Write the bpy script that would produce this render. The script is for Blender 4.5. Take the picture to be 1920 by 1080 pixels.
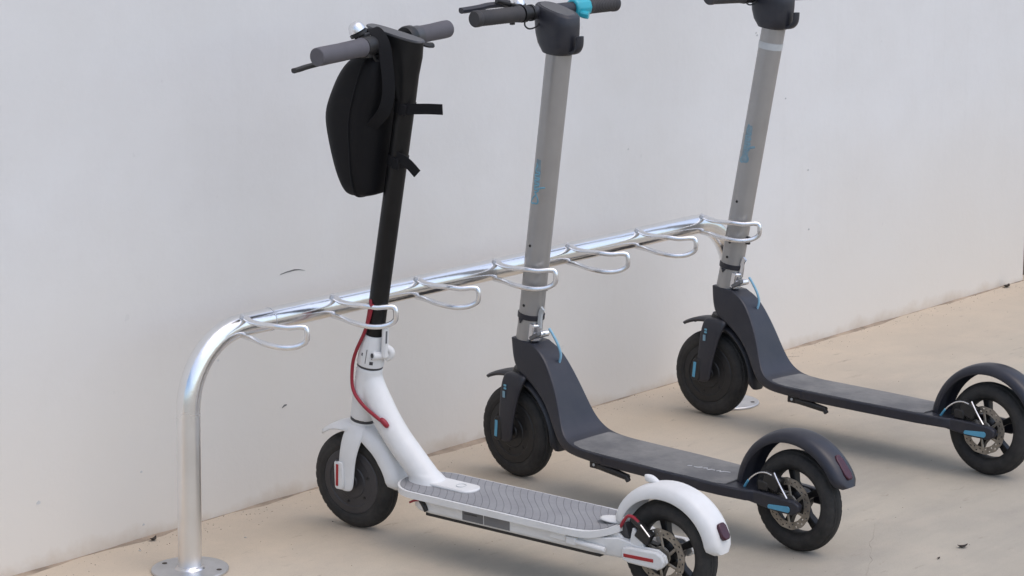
import bpy, bmesh, math, random
from mathutils import Vector, Matrix, noise
from math import sin, cos, pi, radians

for o in list(bpy.data.objects):
    bpy.data.objects.remove(o, do_unlink=True)
SC = bpy.context.scene
COL = SC.collection
rnd = random.Random(7)

# ------------------------------------------------------------------ camera
CY, CP, CR = radians(40.9143), radians(-11.6225), radians(0.0253)
Fw = Vector((cos(CY) * cos(CP), sin(CY) * cos(CP), sin(CP)))
Rt = Vector((sin(CY), -cos(CY), 0))
Up = Rt.cross(Fw)
Rt, Up = cos(CR) * Rt + sin(CR) * Up, cos(CR) * Up - sin(CR) * Rt
cam = bpy.data.cameras.new('camera')
cam.sensor_width = 36.0
cam.lens = 4888.928 * 36.0 / 1920.0
cam.clip_start = 0.05
cam.clip_end = 2000
camo = bpy.data.objects.new('camera', cam)
COL.objects.link(camo)
m = Matrix.Identity(4)
for i in range(3):
    m[i][0], m[i][1], m[i][2] = Rt[i], Up[i], -Fw[i]
m[0][3], m[1][3], m[2][3] = -3.4423, -3.8576, 1.6467
camo.matrix_world = m
SC.camera = camo

# ------------------------------------------------------------------ sky, sun, exposure
SUN_EL, SUN_AZ = radians(66), radians(170)      # azimuth clockwise from +Y (the wall side)
W = bpy.data.worlds.new('World')
SC.world = W
W.use_nodes = True
nt = W.node_tree
bg = nt.nodes['Background']
sky = nt.nodes.new('ShaderNodeTexSky')
sky.sky_type = 'NISHITA'
sky.sun_disc = False
sky.sun_elevation = SUN_EL
sky.sun_rotation = SUN_AZ
sky.air_density = 1.0
sky.dust_density = 2.6
sky.ozone_density = 1.0
nt.links.new(sky.outputs[0], bg.inputs[0])
bg.inputs[1].default_value = 0.15
sl = bpy.data.lights.new('sun', 'SUN')
sl.energy = 0.5
sl.angle = radians(120)
sl.color = (1.0, 0.965, 0.93)
so = bpy.data.objects.new('sun', sl)
COL.objects.link(so)
sd = Vector((sin(SUN_AZ) * cos(SUN_EL), cos(SUN_AZ) * cos(SUN_EL), sin(SUN_EL)))
so.rotation_euler = sd.to_track_quat('Z', 'Y').to_euler()
so.location = sd * 20
SC.view_settings.view_transform = 'Standard'
SC.view_settings.look = 'None'
SC.view_settings.gamma = 1.0
SC.view_settings.use_curve_mapping = False
SC.view_settings.exposure = 0.47
SC.render.engine = 'CYCLES'
SC.cycles.max_bounces = 8
SC.cycles.use_denoising = True

# ------------------------------------------------------------------ materials
def lin(r, g, b):
    f = lambda c: ((c / 255 + 0.055) / 1.055) ** 2.4 if c > 10 else c / 255 / 12.92
    return (f(r), f(g), f(b), 1)

def nmath(nt, op, a, b=None, c=None):
    n = nt.nodes.new('ShaderNodeMath'); n.operation = op
    for i, v in enumerate((a, b, c)):
        if v is None: continue
        if isinstance(v, (int, float)): n.inputs[i].default_value = v
        else: nt.links.new(v, n.inputs[i])
    return n.outputs[0]

def nnoise(nt, vec, scale, detail=4, rough=0.55):
    n = nt.nodes.new('ShaderNodeTexNoise')
    n.inputs['Scale'].default_value = scale; n.inputs['Detail'].default_value = detail
    n.inputs['Roughness'].default_value = rough
    nt.links.new(vec, n.inputs['Vector'])
    return n.outputs['Fac']

def nramp(nt, fac, lo, hi):
    n = nt.nodes.new('ShaderNodeMapRange'); n.clamp = True
    nt.links.new(fac, n.inputs[0]); n.inputs[1].default_value = lo; n.inputs[2].default_value = hi
    return n.outputs[0]

def nmix(nt, fac, a, b, mode='MIX'):
    n = nt.nodes.new('ShaderNodeMix'); n.data_type = 'RGBA'; n.blend_type = mode
    if isinstance(fac, (int, float)): n.inputs[0].default_value = fac
    else: nt.links.new(fac, n.inputs[0])
    for i, v in ((6, a), (7, b)):
        if isinstance(v, tuple): n.inputs[i].default_value = v
        else: nt.links.new(v, n.inputs[i])
    return n.outputs[2]

def nbump(nt, h, strength, dist, normal=None):
    n = nt.nodes.new('ShaderNodeBump'); n.inputs['Strength'].default_value = strength
    n.inputs['Distance'].default_value = dist
    nt.links.new(h, n.inputs['Height'])
    if normal is not None: nt.links.new(normal, n.inputs['Normal'])
    return n.outputs[0]

def newmat(name):
    M = bpy.data.materials.new(name); M.use_nodes = True
    nt = M.node_tree
    return M, nt, nt.nodes['Principled BSDF'], nt.nodes.new('ShaderNodeTexCoord').outputs['Object']

def pm(name, col, rough=0.5, metal=0.0, var=0.08, dust=0.0, dustcol=(0.33, 0.29, 0.25, 1), scale=18, bump=0.05, bscale=220, coat=0.0, spec=0.5):
    """paint / plastic / rubber: base colour with slight patchy variation, dust patches, fine relief"""
    M, nt, bs, vec = newmat(name)
    n1 = nnoise(nt, vec, scale, 5)
    dark = tuple(c * (1 - var * 2) for c in col[:3]) + (1,)
    lite = tuple(min(1, c * (1 + var)) for c in col[:3]) + (1,)
    c = nmix(nt, nramp(nt, n1, 0.3, 0.7), dark, lite)
    r = nmath(nt, 'ADD', nmath(nt, 'MULTIPLY', n1, 0.16), rough - 0.08)
    if dust > 0:
        n2 = nnoise(nt, vec, scale * 0.6, 7, 0.7)
        d = nmath(nt, 'MULTIPLY', nramp(nt, n2, 0.38, 0.72), dust)
        c = nmix(nt, d, c, dustcol)
        r = nmath(nt, 'ADD', r, nmath(nt, 'MULTIPLY', d, 0.5))
    nt.links.new(c, bs.inputs['Base Color'])
    nt.links.new(r, bs.inputs['Roughness'])
    bs.inputs['Metallic'].default_value = metal
    bs.inputs['Coat Weight'].default_value = coat
    bs.inputs['Specular IOR Level'].default_value = spec
    if bump > 0:
        nt.links.new(nbump(nt, nnoise(nt, vec, bscale, 2), bump, 0.002), bs.inputs['Normal'])
    return M

MAT = {}
MAT['white'] = pm('white_paint', (0.74, 0.74, 0.73, 1), 0.42, var=0.03, dust=0.22, dustcol=(0.52, 0.475, 0.41, 1), bump=0.03)
MAT['black_metal'] = pm('black_anodised_metal', (0.006, 0.006, 0.0065, 1), 0.40, spec=0.3, dust=0.02, bump=0.04)
MAT['black'] = pm('black_plastic', (0.011, 0.011, 0.012, 1), 0.45, dust=0.04, bump=0.08)
MAT['head_plastic'] = pm('charcoal_plastic', (0.019, 0.0205, 0.029, 1), 0.42, dust=0.05, bump=0.06)
MAT['frame_grey'] = pm('charcoal_frame_paint', (0.0165, 0.018, 0.028, 1), 0.36, dust=0.05, bump=0.03)
MAT['tyre'] = pm('tyre_rubber', (0.012, 0.012, 0.012, 1), 0.72, var=0.15, dust=0.26, dustcol=(0.15, 0.135, 0.12, 1), scale=30, bump=0.25, bscale=160)
MAT['hub'] = pm('hub_cover_plastic', (0.040, 0.038, 0.041, 1), 0.5, var=0.12, dust=0.12, dustcol=(0.15, 0.14, 0.13, 1))
MAT['hub_black'] = pm('hub_cover_black', (0.012, 0.012, 0.013, 1), 0.5, var=0.1, dust=0.07, dustcol=(0.12, 0.11, 0.10, 1))
MAT['grip'] = pm('grey_rubber_grip', (0.105, 0.10, 0.112, 1), 0.68, bump=0.12, bscale=500)
MAT['grip_black'] = pm('black_rubber_grip', (0.03, 0.03, 0.034, 1), 0.66, bump=0.1, bscale=500, dust=0.1)
MAT['silver'] = pm('silver_stem_paint', (0.385, 0.376, 0.365, 1), 0.34, metal=0.5, var=0.03, bump=0.02)
MAT['chrome_small'] = pm('bright_steel', (0.78, 0.78, 0.80, 1), 0.2, metal=1.0, bump=0.03)
MAT['bell'] = pm('polished_bell', (0.85, 0.85, 0.86, 1), 0.25, metal=0.85, bump=0.0)
MAT['red'] = pm('red_reflector', (0.36, 0.018, 0.022, 1), 0.3, var=0.05, bump=0.03)
MAT['red_cable'] = pm('red_cable', (0.30, 0.015, 0.03, 1), 0.42, var=0.1, bump=0.02)
MAT['tail'] = pm('tail_light_lens', (0.050, 0.007, 0.018, 1), 0.25, var=0.1, bump=0.02)
MAT['blue'] = pm('blue_reflector', (0.10, 0.34, 0.50, 1), 0.35, var=0.05, bump=0.03)
MAT['blue_print'] = pm('blue_print', (0.17, 0.42, 0.55, 1), 0.5, var=0.15, bump=0.0)
MAT['blue_worn'] = pm('worn_blue_print', (0.20, 0.34, 0.42, 1), 0.5, var=0.15, bump=0.0)
MAT['blue_faint'] = pm('faded_blue_print', (0.215, 0.295, 0.335, 1), 0.45, var=0.12, scale=60, bump=0.0)
MAT['cyan'] = pm('cyan_plastic', (0.035, 0.42, 0.52, 1), 0.38, var=0.06, bump=0.03)
MAT['cable_blue'] = pm('pale_blue_cable', (0.24, 0.46, 0.60, 1), 0.4, bump=0.0)
MAT['disc'] = pm('worn_brake_steel', (0.36, 0.325, 0.275, 1), 0.42, metal=0.7, var=0.2, dust=0.5, dustcol=(0.25, 0.21, 0.165, 1), scale=50)
MAT['sticker'] = pm('grey_sticker', (0.135, 0.136, 0.142, 1), 0.5, var=0.05, bump=0.0)
MAT['sticker_light'] = pm('light_grey_sticker', (0.17, 0.17, 0.175, 1), 0.5, var=0.05, bump=0.0)
MAT['print_dark'] = pm('dark_print', (0.05, 0.05, 0.055, 1), 0.5, bump=0.0)
MAT['print_white'] = pm('worn_white_print', (0.50, 0.50, 0.50, 1), 0.6, var=0.15, bump=0.0)
MAT['tape'] = pm('pale_tape', (0.52, 0.54, 0.54, 1), 0.5, bump=0.02)
MAT['strap'] = pm('black_webbing', (0.0075, 0.0075, 0.009, 1), 0.75, spec=0.25, bump=0.4, bscale=700)
MAT['bag'] = pm('black_bag_shell', (0.0042, 0.0042, 0.0055, 1), 0.58, bump=0.25, bscale=420, spec=0.22)
MAT['display'] = pm('grey_display_cover', (0.075, 0.075, 0.08, 1), 0.35, bump=0.02)
MAT['leaf'] = pm('dry_leaf', (0.05, 0.037, 0.028, 1), 0.8, var=0.2, bump=0.2)
MAT['pebble'] = pm('pale_grit', (0.55, 0.52, 0.47, 1), 0.85, var=0.2)
MAT['sand'] = pm('sand_and_dust', (0.40, 0.315, 0.235, 1), 0.95, var=0.3, scale=9, bump=0.6, bscale=260)
MAT['dark_grit'] = pm('dark_grit', (0.07, 0.055, 0.045, 1), 0.9, var=0.2)
MAT['scuff'] = pm('dark_scuff', (0.16, 0.16, 0.155, 1), 0.8, var=0.2)
MAT['scuff_pale'] = pm('faint_scuff', (0.53, 0.53, 0.52, 1), 0.8, var=0.2)
MAT['crack'] = pm('crack_dirt', (0.27, 0.235, 0.20, 1), 0.9)
MAT['door'] = pm('brown_door_frame', (0.09, 0.075, 0.065, 1), 0.5)

def mat_deck_rubber():
    M, nt, bs, vec = newmat('dusty_black_deck_rubber')
    a = nnoise(nt, vec, 9, 7, 0.65); b = nnoise(nt, vec, 60, 4, 0.6)
    f = nmath(nt, 'ADD', nmath(nt, 'MULTIPLY', a, 0.8), nmath(nt, 'MULTIPLY', b, 0.2))
    c = nmix(nt, nramp(nt, f, 0.36, 0.62), (0.115, 0.115, 0.117, 1), (0.21, 0.205, 0.195, 1))
    nt.links.new(c, bs.inputs['Base Color'])
    bs.inputs['Roughness'].default_value = 0.62
    nt.links.new(nbump(nt, nnoise(nt, vec, 600, 2), 0.25, 0.001), bs.inputs['Normal'])
    return M
MAT['deck_rubber'] = mat_deck_rubber()

def mat_deck_mat():
    """grey rubber mat with S-shaped grooves across the deck (relief, with groove shade painted darker)"""
    M, nt, bs, vec = newmat('grey_grooved_mat')
    sp = nt.nodes.new('ShaderNodeSeparateXYZ'); nt.links.new(vec, sp.inputs[0])
    x, y = sp.outputs[0], sp.outputs[1]
    wob = nmath(nt, 'MULTIPLY', nmath(nt, 'SINE', nmath(nt, 'MULTIPLY', y, 44.0)), 0.0058)
    ph = nmath(nt, 'MULTIPLY', nmath(nt, 'ADD', nmath(nt, 'ADD', x, nmath(nt, 'MULTIPLY', y, 0.85)), wob), 2 * pi / 0.019)
    s = nmath(nt, 'SINE', ph)
    g = nramp(nt, s, 0.92, 0.998)
    n1 = nnoise(nt, vec, 14, 6, 0.65)
    c = nmix(nt, nramp(nt, n1, 0.3, 0.7), (0.235, 0.235, 0.243, 1), (0.30, 0.30, 0.305, 1))
    c = nmix(nt, nmath(nt, 'MULTIPLY', g, 0.6), c, (0.13, 0.13, 0.14, 1))  # groove shade put into the colour
    nt.links.new(c, bs.inputs['Base Color'])
    bs.inputs['Roughness'].default_value = 0.7
    h = nmath(nt, 'SUBTRACT', nnoise(nt, vec, 500, 2), nmath(nt, 'MULTIPLY', g, 3.0))
    nt.links.new(nbump(nt, h, 0.5, 0.0008), bs.inputs['Normal'])
    return M
MAT['deck_mat'] = mat_deck_mat()

def mat_steel():
    M, nt, bs, vec = newmat('polished_galvanised_steel')
    n1 = nnoise(nt, vec, 6, 6, 0.6); n2 = nnoise(nt, vec, 90, 3)
    bs.inputs['Metallic'].default_value = 1.0
    c = nmix(nt, nramp(nt, n1, 0.3, 0.7), (0.80, 0.80, 0.80, 1), (0.90, 0.90, 0.90, 1))
    nt.links.new(c, bs.inputs['Base Color'])
    sp = nt.nodes.new('ShaderNodeSeparateXYZ'); nt.links.new(vec, sp.inputs[0])
    satin = nmath(nt, 'MULTIPLY', nmath(nt, 'SUBTRACT', 1.0, nramp(nt, sp.outputs[2], 0.30, 0.40)), 0.13)
    nt.links.new(nmath(nt, 'ADD', nmath(nt, 'ADD', nmath(nt, 'MULTIPLY', n1, 0.16), 0.10), satin), bs.inputs['Roughness'])
    h = nmath(nt, 'ADD', nmath(nt, 'MULTIPLY', n1, 1.0), nmath(nt, 'MULTIPLY', n2, 0.05))
    nt.links.new(nbump(nt, h, 0.12, 0.01), bs.inputs['Normal'])
    return M
MAT['steel'] = mat_steel()
MAT['post'] = pm('satin_galvanised_post', (0.80, 0.80, 0.795, 1), 0.25, metal=1.0, var=0.04, scale=10, bump=0.03)
MAT['steel_dull'] = pm('dull_galvanised_steel', (0.62, 0.63, 0.65, 1), 0.38, metal=0.9, var=0.06, scale=30)
MAT['rod'] = pm('galvanised_rod', (0.84, 0.84, 0.85, 1), 0.24, metal=0.9, var=0.05, scale=30)

def mat_wall():
    M, nt, bs, vec = newmat('off_white_rendered_wall')
    a = nnoise(nt, vec, 0.7, 6, 0.6); b = nnoise(nt, vec, 5, 6, 0.65); f = nnoise(nt, vec, 45, 4, 0.6)
    sp = nt.nodes.new('ShaderNodeSeparateXYZ'); nt.links.new(vec, sp.inputs[0])
    c = nmix(nt, nramp(nt, a, 0.3, 0.7), (0.68, 0.675, 0.66, 1), (0.74, 0.738, 0.73, 1))
    c = nmix(nt, nmath(nt, 'MULTIPLY', nramp(nt, b, 0.42, 0.72), 0.20), c, (0.60, 0.58, 0.55, 1))
    mpw = nt.nodes.new('ShaderNodeMapping'); mpw.inputs['Scale'].default_value = (22, 1, 1.6)
    nt.links.new(vec, mpw.inputs[0])
    drip = nmath(nt, 'MULTIPLY', nramp(nt, nnoise(nt, mpw.outputs[0], 1.0, 5, 0.6), 0.56, 0.72), nramp(nt, a, 0.42, 0.62))
    c = nmix(nt, nmath(nt, 'MULTIPLY', drip, 0.12), c, (0.55, 0.54, 0.52, 1))
    c = nmix(nt, nmath(nt, 'MULTIPLY', nramp(nt, f, 0.55, 0.75), 0.10), c, (0.58, 0.57, 0.555, 1))
    # warm ground-bounce light painted into the lower wall's colour, uneven
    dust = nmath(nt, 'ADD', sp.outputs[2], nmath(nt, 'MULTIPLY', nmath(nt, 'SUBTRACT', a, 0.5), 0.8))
    dust = nmath(nt, 'SUBTRACT', 1.0, nramp(nt, dust, 0.0, 0.75))  # mask for the painted warm bounce, stronger lower down
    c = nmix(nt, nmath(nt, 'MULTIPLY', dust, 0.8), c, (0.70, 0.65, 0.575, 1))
    # splashed dust: an uneven stained band along the foot of the wall
    band = nmath(nt, 'ADD', sp.outputs[2], nmath(nt, 'MULTIPLY', nmath(nt, 'SUBTRACT', b, 0.5), 0.14))
    st = nmath(nt, 'MULTIPLY', nmath(nt, 'SUBTRACT', 1.0, nramp(nt, band, -0.005, 0.03)), 0.5)
    c = nmix(nt, st, c, (0.50, 0.395, 0.285, 1))
    spk = nramp(nt, nnoise(nt, vec, 26, 2, 0.4), 0.755, 0.79)
    c = nmix(nt, nmath(nt, 'MULTIPLY', spk, 0.12), c, (0.38, 0.37, 0.36, 1))
    nt.links.new(c, bs.inputs['Base Color'])
    bs.inputs['Roughness'].default_value = 0.8
    bs.inputs['Specular IOR Level'].default_value = 0.25
    h = nmath(nt, 'ADD', nmath(nt, 'MULTIPLY', b, 0.5), nmath(nt, 'MULTIPLY', f, 0.16))
    nt.links.new(nbump(nt, h, 0.2, 0.014), bs.inputs['Normal'])
    return M
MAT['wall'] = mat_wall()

def mat_ground():
    M, nt, bs, vec = newmat('dusty_beige_concrete')
    a = nnoise(nt, vec, 1.1, 7, 0.6); b = nnoise(nt, vec, 7, 7, 0.65); f = nnoise(nt, vec, 120, 4, 0.65)
    mp = nt.nodes.new('ShaderNodeMapping'); mp.inputs['Scale'].default_value = (2.2, 9, 1); mp.inputs['Rotation'].default_value = (0, 0, 0.5)
    nt.links.new(vec, mp.inputs[0])
    sw = nnoise(nt, mp.outputs[0], 1.0, 6, 0.6)
    sp = nt.nodes.new('ShaderNodeSeparateXYZ'); nt.links.new(vec, sp.inputs[0])
    c = nmix(nt, nramp(nt, a, 0.38, 0.62), (0.355, 0.322, 0.268, 1), (0.465, 0.42, 0.34, 1))
    c = nmix(nt, nmath(nt, 'MULTIPLY', nramp(nt, sw, 0.44, 0.68), 0.5), c, (0.33, 0.305, 0.262, 1))
    c = nmix(nt, nmath(nt, 'MULTIPLY', nramp(nt, b, 0.5, 0.75), 0.45), c, (0.52, 0.45, 0.36, 1))
    # blown sand gathers towards the wall
    sandy = nramp(nt, nmath(nt, 'ADD', sp.outputs[1], nmath(nt, 'MULTIPLY', nmath(nt, 'SUBTRACT', b, 0.5), 0.5)), -0.55, 0.26)
    c = nmix(nt, nmath(nt, 'MULTIPLY', sandy, 0.75), c, (0.62, 0.51, 0.385, 1))
    c = nmix(nt, nmath(nt, 'MULTIPLY', nramp(nt, f, 0.58, 0.8), 0.4), c, (0.25, 0.22, 0.19, 1))
    # thin elongated stains and flecks
    mp2 = nt.nodes.new('ShaderNodeMapping'); mp2.inputs['Scale'].default_value = (1, 3.2, 1); mp2.inputs['Rotation'].default_value = (0, 0, -0.25)
    nt.links.new(vec, mp2.inputs[0])
    fl = nmath(nt, 'MULTIPLY', nramp(nt, nnoise(nt, mp2.outputs[0], 9, 8, 0.72), 0.60, 0.72), nramp(nt, nnoise(nt, vec, 2.3, 3), 0.40, 0.56))
    c = nmix(nt, nmath(nt, 'MULTIPLY', fl, 0.8), c, (0.24, 0.20, 0.165, 1))
    gr = nnoise(nt, vec, 420, 3, 0.7)
    c = nmix(nt, nmath(nt, 'MULTIPLY', nramp(nt, gr, 0.52, 0.72), 0.30), c, (0.27, 0.24, 0.20, 1))
    c = nmix(nt, nmath(nt, 'MULTIPLY', nmath(nt, 'SUBTRACT', 1.0, nramp(nt, gr, 0.30, 0.46)), 0.25), c, (0.66, 0.58, 0.48, 1))
    # sparse dark speckles
    spk = nramp(nt, nnoise(nt, vec, 34, 3, 0.5), 0.74, 0.78)
    c = nmix(nt, nmath(nt, 'MULTIPLY', spk, 0.4), c, (0.20, 0.17, 0.14, 1))
    nt.links.new(c, bs.inputs['Base Color'])
    bs.inputs['Roughness'].default_value = 0.85
    bs.inputs['Specular IOR Level'].default_value = 0.3
    h = nmath(nt, 'ADD', nmath(nt, 'MULTIPLY', b, 0.6), nmath(nt, 'MULTIPLY', f, 0.15))
    nt.links.new(nbump(nt, h, 0.22, 0.012), bs.inputs['Normal'])
    return M
MAT['ground'] = mat_ground()

# ------------------------------------------------------------------ mesh helpers
# scooter-local coordinates are written (u, w, z): u back from the front axle, w to the rider's left, z up
def V(u, w, z):
    return Vector((u, -w, z))

class MB:
    def __init__(s):
        s.v = []; s.f = []
    def loft(s, rings, caps=True, closed=False):
        n = len(rings[0]); b = len(s.v)
        for r in rings: s.v += [Vector(p) for p in r]
        k = len(rings)
        for i in range(k if closed else k - 1):
            for j in range(n):
                a0 = b + i * n + j; a1 = b + i * n + (j + 1) % n
                c0 = b + ((i + 1) % k) * n + j; c1 = b + ((i + 1) % k) * n + (j + 1) % n
                s.f.append((a0, a1, c1, c0))
        if caps and not closed:
            s.f.append(tuple(b + j for j in range(n))[::-1])
            s.f.append(tuple(b + (k - 1) * n + j for j in range(n)))
        return s
    def tube(s, pts, r, n=12, caps=True, closed=False, flat=1.0, ref=Vector((0, 0, 1)), pw=2.0):
        """sweep; r scalar or list; flat scales the section along the second axis"""
        pts = [Vector(p) for p in pts]; rings = []; k = len(pts)
        prev = None
        for i, p in enumerate(pts):
            if closed: t = pts[(i + 1) % k] - pts[i - 1]
            else: t = pts[min(i + 1, k - 1)] - pts[max(i - 1, 0)]
            t.normalize()
            if prev is None:
                a = ref - t * ref.dot(t)
                if a.length < 1e-3: a = Vector((1, 0, 0)) - t * t.x
            else: a = prev - t * prev.dot(t)
            a.normalize(); prev = a; c = t.cross(a)
            rr = r[i] if isinstance(r, (list, tuple)) else r
            ring = []
            for j in range(n):
                th = 2 * pi * j / n
                cx, sx = cos(th), sin(th)
                e = 2.0 / pw
                ring.append(p + a * (rr * math.copysign(abs(cx) ** e, cx)) + c * (rr * flat * math.copysign(abs(sx) ** e, sx)))
            rings.append(ring)
        return s.loft(rings, caps, closed)
    def box(s, c, h, M=None):
        b = len(s.v); c = Vector(c)
        for dx in (-1, 1):
            for dy in (-1, 1):
                for dz in (-1, 1):
                    p = Vector((dx * h[0], dy * h[1], dz * h[2]))
                    if M is not None: p = M @ p
                    s.v.append(c + p)
        for q in ((0, 1, 3, 2), (4, 6, 7, 5), (0, 4, 5, 1), (2, 3, 7, 6), (0, 2, 6, 4), (1, 5, 7, 3)):
            s.f.append(tuple(b + i for i in q))
        return s
    def prism(s, prof, w0, w1):
        """profile of (u, z) extruded between lateral positions w0 and w1"""
        return s.loft([[V(u, w0, z) for u, z in prof], [V(u, w1, z) for u, z in prof]])
    def slab(s, plan, z0, z1):
        """plan outline of (u, w) between heights; heights may be functions of u"""
        g = lambda z, u: z(u) if callable(z) else z
        return s.loft([[V(u, w, g(z0, u)) for u, w in plan], [V(u, w, g(z1, u)) for u, w in plan]])
    def lathe(s, prof, c, n=48, axis='w', closed=True):
        """closed profile of (radius, lateral offset) turned about the axle through c"""
        c = Vector(c); rings = []
        for i in range(n):
            a = 2 * pi * i / n
            if axis == 'w': rings.append([c + V(r * cos(a), o, r * sin(a)) for r, o in prof])
            else: rings.append([c + Vector((r * cos(a), r * sin(a), o)) for r, o in prof])
        k = len(prof); b = len(s.v)
        for r in rings: s.v += r
        for i in range(n):
            for j in range(k if closed else k - 1):
                s.f.append((b + i * k + j, b + i * k + (j + 1) % k, b + ((i + 1) % n) * k + (j + 1) % k, b + ((i + 1) % n) * k + j))
        return s
    def build(s, name, mat, parent=None, M=None, bevel=0, seg=2, sub=0, smooth=True, angle=38, solid=0):
        me = bpy.data.meshes.new(name)
        me.from_pydata([tuple(v) for v in s.v], [], s.f)
        bm = bmesh.new(); bm.from_mesh(me)
        bmesh.ops.recalc_face_normals(bm, faces=bm.faces[:])
        bm.to_mesh(me); bm.free()
        if smooth:
            me.shade_smooth()
            if not sub and not bevel: me.set_sharp_from_angle(angle=radians(angle))
        o = bpy.data.objects.new(name, me); COL.objects.link(o)
        o.data.materials.append(MAT[mat])
        if parent is not None: o.parent = parent
        if M is not None: o.matrix_basis = M
        if solid:
            q = o.modifiers.new('thickness', 'SOLIDIFY'); q.thickness = solid; q.offset = 0
        if bevel:
            q = o.modifiers.new('bevel', 'BEVEL'); q.width = bevel; q.segments = seg
            q.limit_method = 'ANGLE'; q.angle_limit = radians(35)
            q.harden_normals = False
            me.set_sharp_from_angle(angle=radians(70))
        if sub:
            q = o.modifiers.new('subdivision', 'SUBSURF'); q.levels = sub; q.render_levels = sub
        return o

def tag(o, label=None, cat=None, group=None, kind=None):
    if label: o['label'] = label
    if cat: o['category'] = cat
    if group: o['group'] = group
    if kind: o['kind'] = kind
    return o

def empty(name, M=None, loc=None):
    o = bpy.data.objects.new(name, None); COL.objects.link(o)
    o.empty_display_size = 0.1
    if M is not None: o.matrix_world = M
    if loc is not None: o.location = loc
    return o

def catmull(pts, n=6, closed=False):
    pts = [Vector(p) for p in pts]; out = []; k = len(pts)
    for i in range(k if closed else k - 1):
        g = (lambda q: pts[q % k]) if closed else (lambda q: pts[max(0, min(k - 1, q))])
        p0, p1, p2, p3 = g(i - 1), g(i), g(i + 1), g(i + 2)
        for j in range(n):
            t = j / n
            out.append(0.5 * ((2 * p1) + (p2 - p0) * t + (2 * p0 - 5 * p1 + 4 * p2 - p3) * t * t + (3 * p1 - p0 - 3 * p2 + p3) * t ** 3))
    if not closed: out.append(pts[-1])
    return out

def ribbon(path, widths_dir, half, thick):
    """flat strap along path, wide along widths_dir"""
    mb = MB(); rings = []; k = len(path)
    for i, p in enumerate(path):
        t = (path[min(i + 1, k - 1)] - path[max(i - 1, 0)]).normalized()
        d = widths_dir - t * widths_dir.dot(t); d.normalize()
        nn = t.cross(d)
        rings.append([p + d * half + nn * thick, p - d * half + nn * thick, p - d * half - nn * thick, p + d * half - nn * thick])
    mb.loft(rings)
    return mb

# ------------------------------------------------------------------ the setting
WALL_Y = 0.2399
def build_ground():
    mb = MB()
    xs = [-300, -60, -12, -4] + [-4 + 0.25 * i for i in range(1, 49)] + [9, 14, 60, 300]
    ys = [-300, -60, -12, -6] + [-6 + 0.25 * i for i in range(1, 26)] + [1, 6, 60, 300]
    for y in ys:
        for x in xs: mb.v.append(Vector((x, y, 0)))
    nx = len(xs)
    for j in range(len(ys) - 1):
        for i in range(nx - 1):
            mb.f.append((j * nx + i, j * nx + i + 1, (j + 1) * nx + i + 1, (j + 1) * nx + i))
    g = mb.build('ground', 'ground')
    return tag(g, 'dusty beige concrete pavement in front of the white wall', kind='structure')
ground = build_ground()

CORNER = 3.769
wall = empty('wall', loc=(0, WALL_Y, 0))
tag(wall, 'plain off-white rendered wall behind the parked scooters', 'wall')
mb = MB(); mb.box((-2.1155, 0.15, 2.0), (5.8845, 0.15, 2.03))
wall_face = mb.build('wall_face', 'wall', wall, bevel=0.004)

def flat_mark(name, mat, parent, pts, y):
    """thin scratch on the wall face: polygon strip in x, z; raised half a millimetre"""
    mb = MB(); rings = []
    for x, z, h in pts:
        rings.append([Vector((x, y - 0.0007, z - h)), Vector((x, y - 0.0007, z + h)), Vector((x, y + 0.001, z + h)), Vector((x, y + 0.001, z - h))])
    mb.loft(rings); return mb.build(name, mat, parent, smooth=False)
flat_mark('scratch', 'scuff', wall_face, [(0.501, 0.512, 0.0004), (0.52, 0.5145, 0.0012), (0.545, 0.516, 0.0015), (0.56, 0.5145, 0.0009), (0.578, 0.510, 0.0003)], 0)
flat_mark('scratch', 'scuff', wall_face, [(0.500, 0.208, 0.001), (0.507, 0.212, 0.0022), (0.514, 0.2125, 0.0012)], 0)
for (x, z, s, mt) in ((2.288, 0.905, .0035, 'scuff_pale'), (2.293, 0.898, .0035, 'scuff_pale'), (2.433, 0.713, .003, 'scuff_pale'), (1.739, .651, .003, 'scuff_pale'),
                  (-.194, .14, .005, 'scuff_pale'), (.083, .147, .003, 'scuff_pale'), (2.55, .50, .0035, 'scuff_pale'), (2.56, .33, .0035, 'scuff_pale'), (.31, .35, .003, 'scuff_pale'), (.085, .03, .003, 'scuff_pale')):
    flat_mark('scuff_mark', mt, wall_face, [(x - s, z, s * .3), (x, z + s * .3, s * .8), (x + s, z + s * .1, s * .4)], 0)

# door frame in the shaded opening just past the wall's corner
door = empty('door_frame', loc=(CORNER, WALL_Y, 0))
tag(door, 'dark brown door frame just past the right end of the white wall', 'door frame')
MB().box((0.055, 0.10, 1.1), (0.05, 0.06, 1.1)).build('jamb', 'door', door, bevel=0.004)
MB().box((0.955, 0.10, 1.1), (0.05, 0.06, 1.1)).build('jamb', 'door', door, bevel=0.004)
MB().box((0.505, 0.10, 2.25), (0.50, 0.06, 0.05)).build('lintel', 'door', door, bevel=0.004)
MB().box((0.505, 0.13, 1.1), (0.398, 0.02, 1.1)).build('door_leaf', 'door', door, bevel=0.004)
MB().box((0.505, 0.08, 0.012), (0.398, 0.05, 0.012)).build('threshold', 'dark_grit', door, bevel=0.004)
wall2 = empty('wall', loc=(CORNER + 1.01, WALL_Y, 0))
tag(wall2, 'white rendered wall continuing on the far side of the brown door frame', 'wall')
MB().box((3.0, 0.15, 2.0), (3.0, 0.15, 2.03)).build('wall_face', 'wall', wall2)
MB().box((-0.505, 0.15, 3.165), (0.505, 0.15, 0.865)).build('wall_face', 'wall', wall2)

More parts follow.
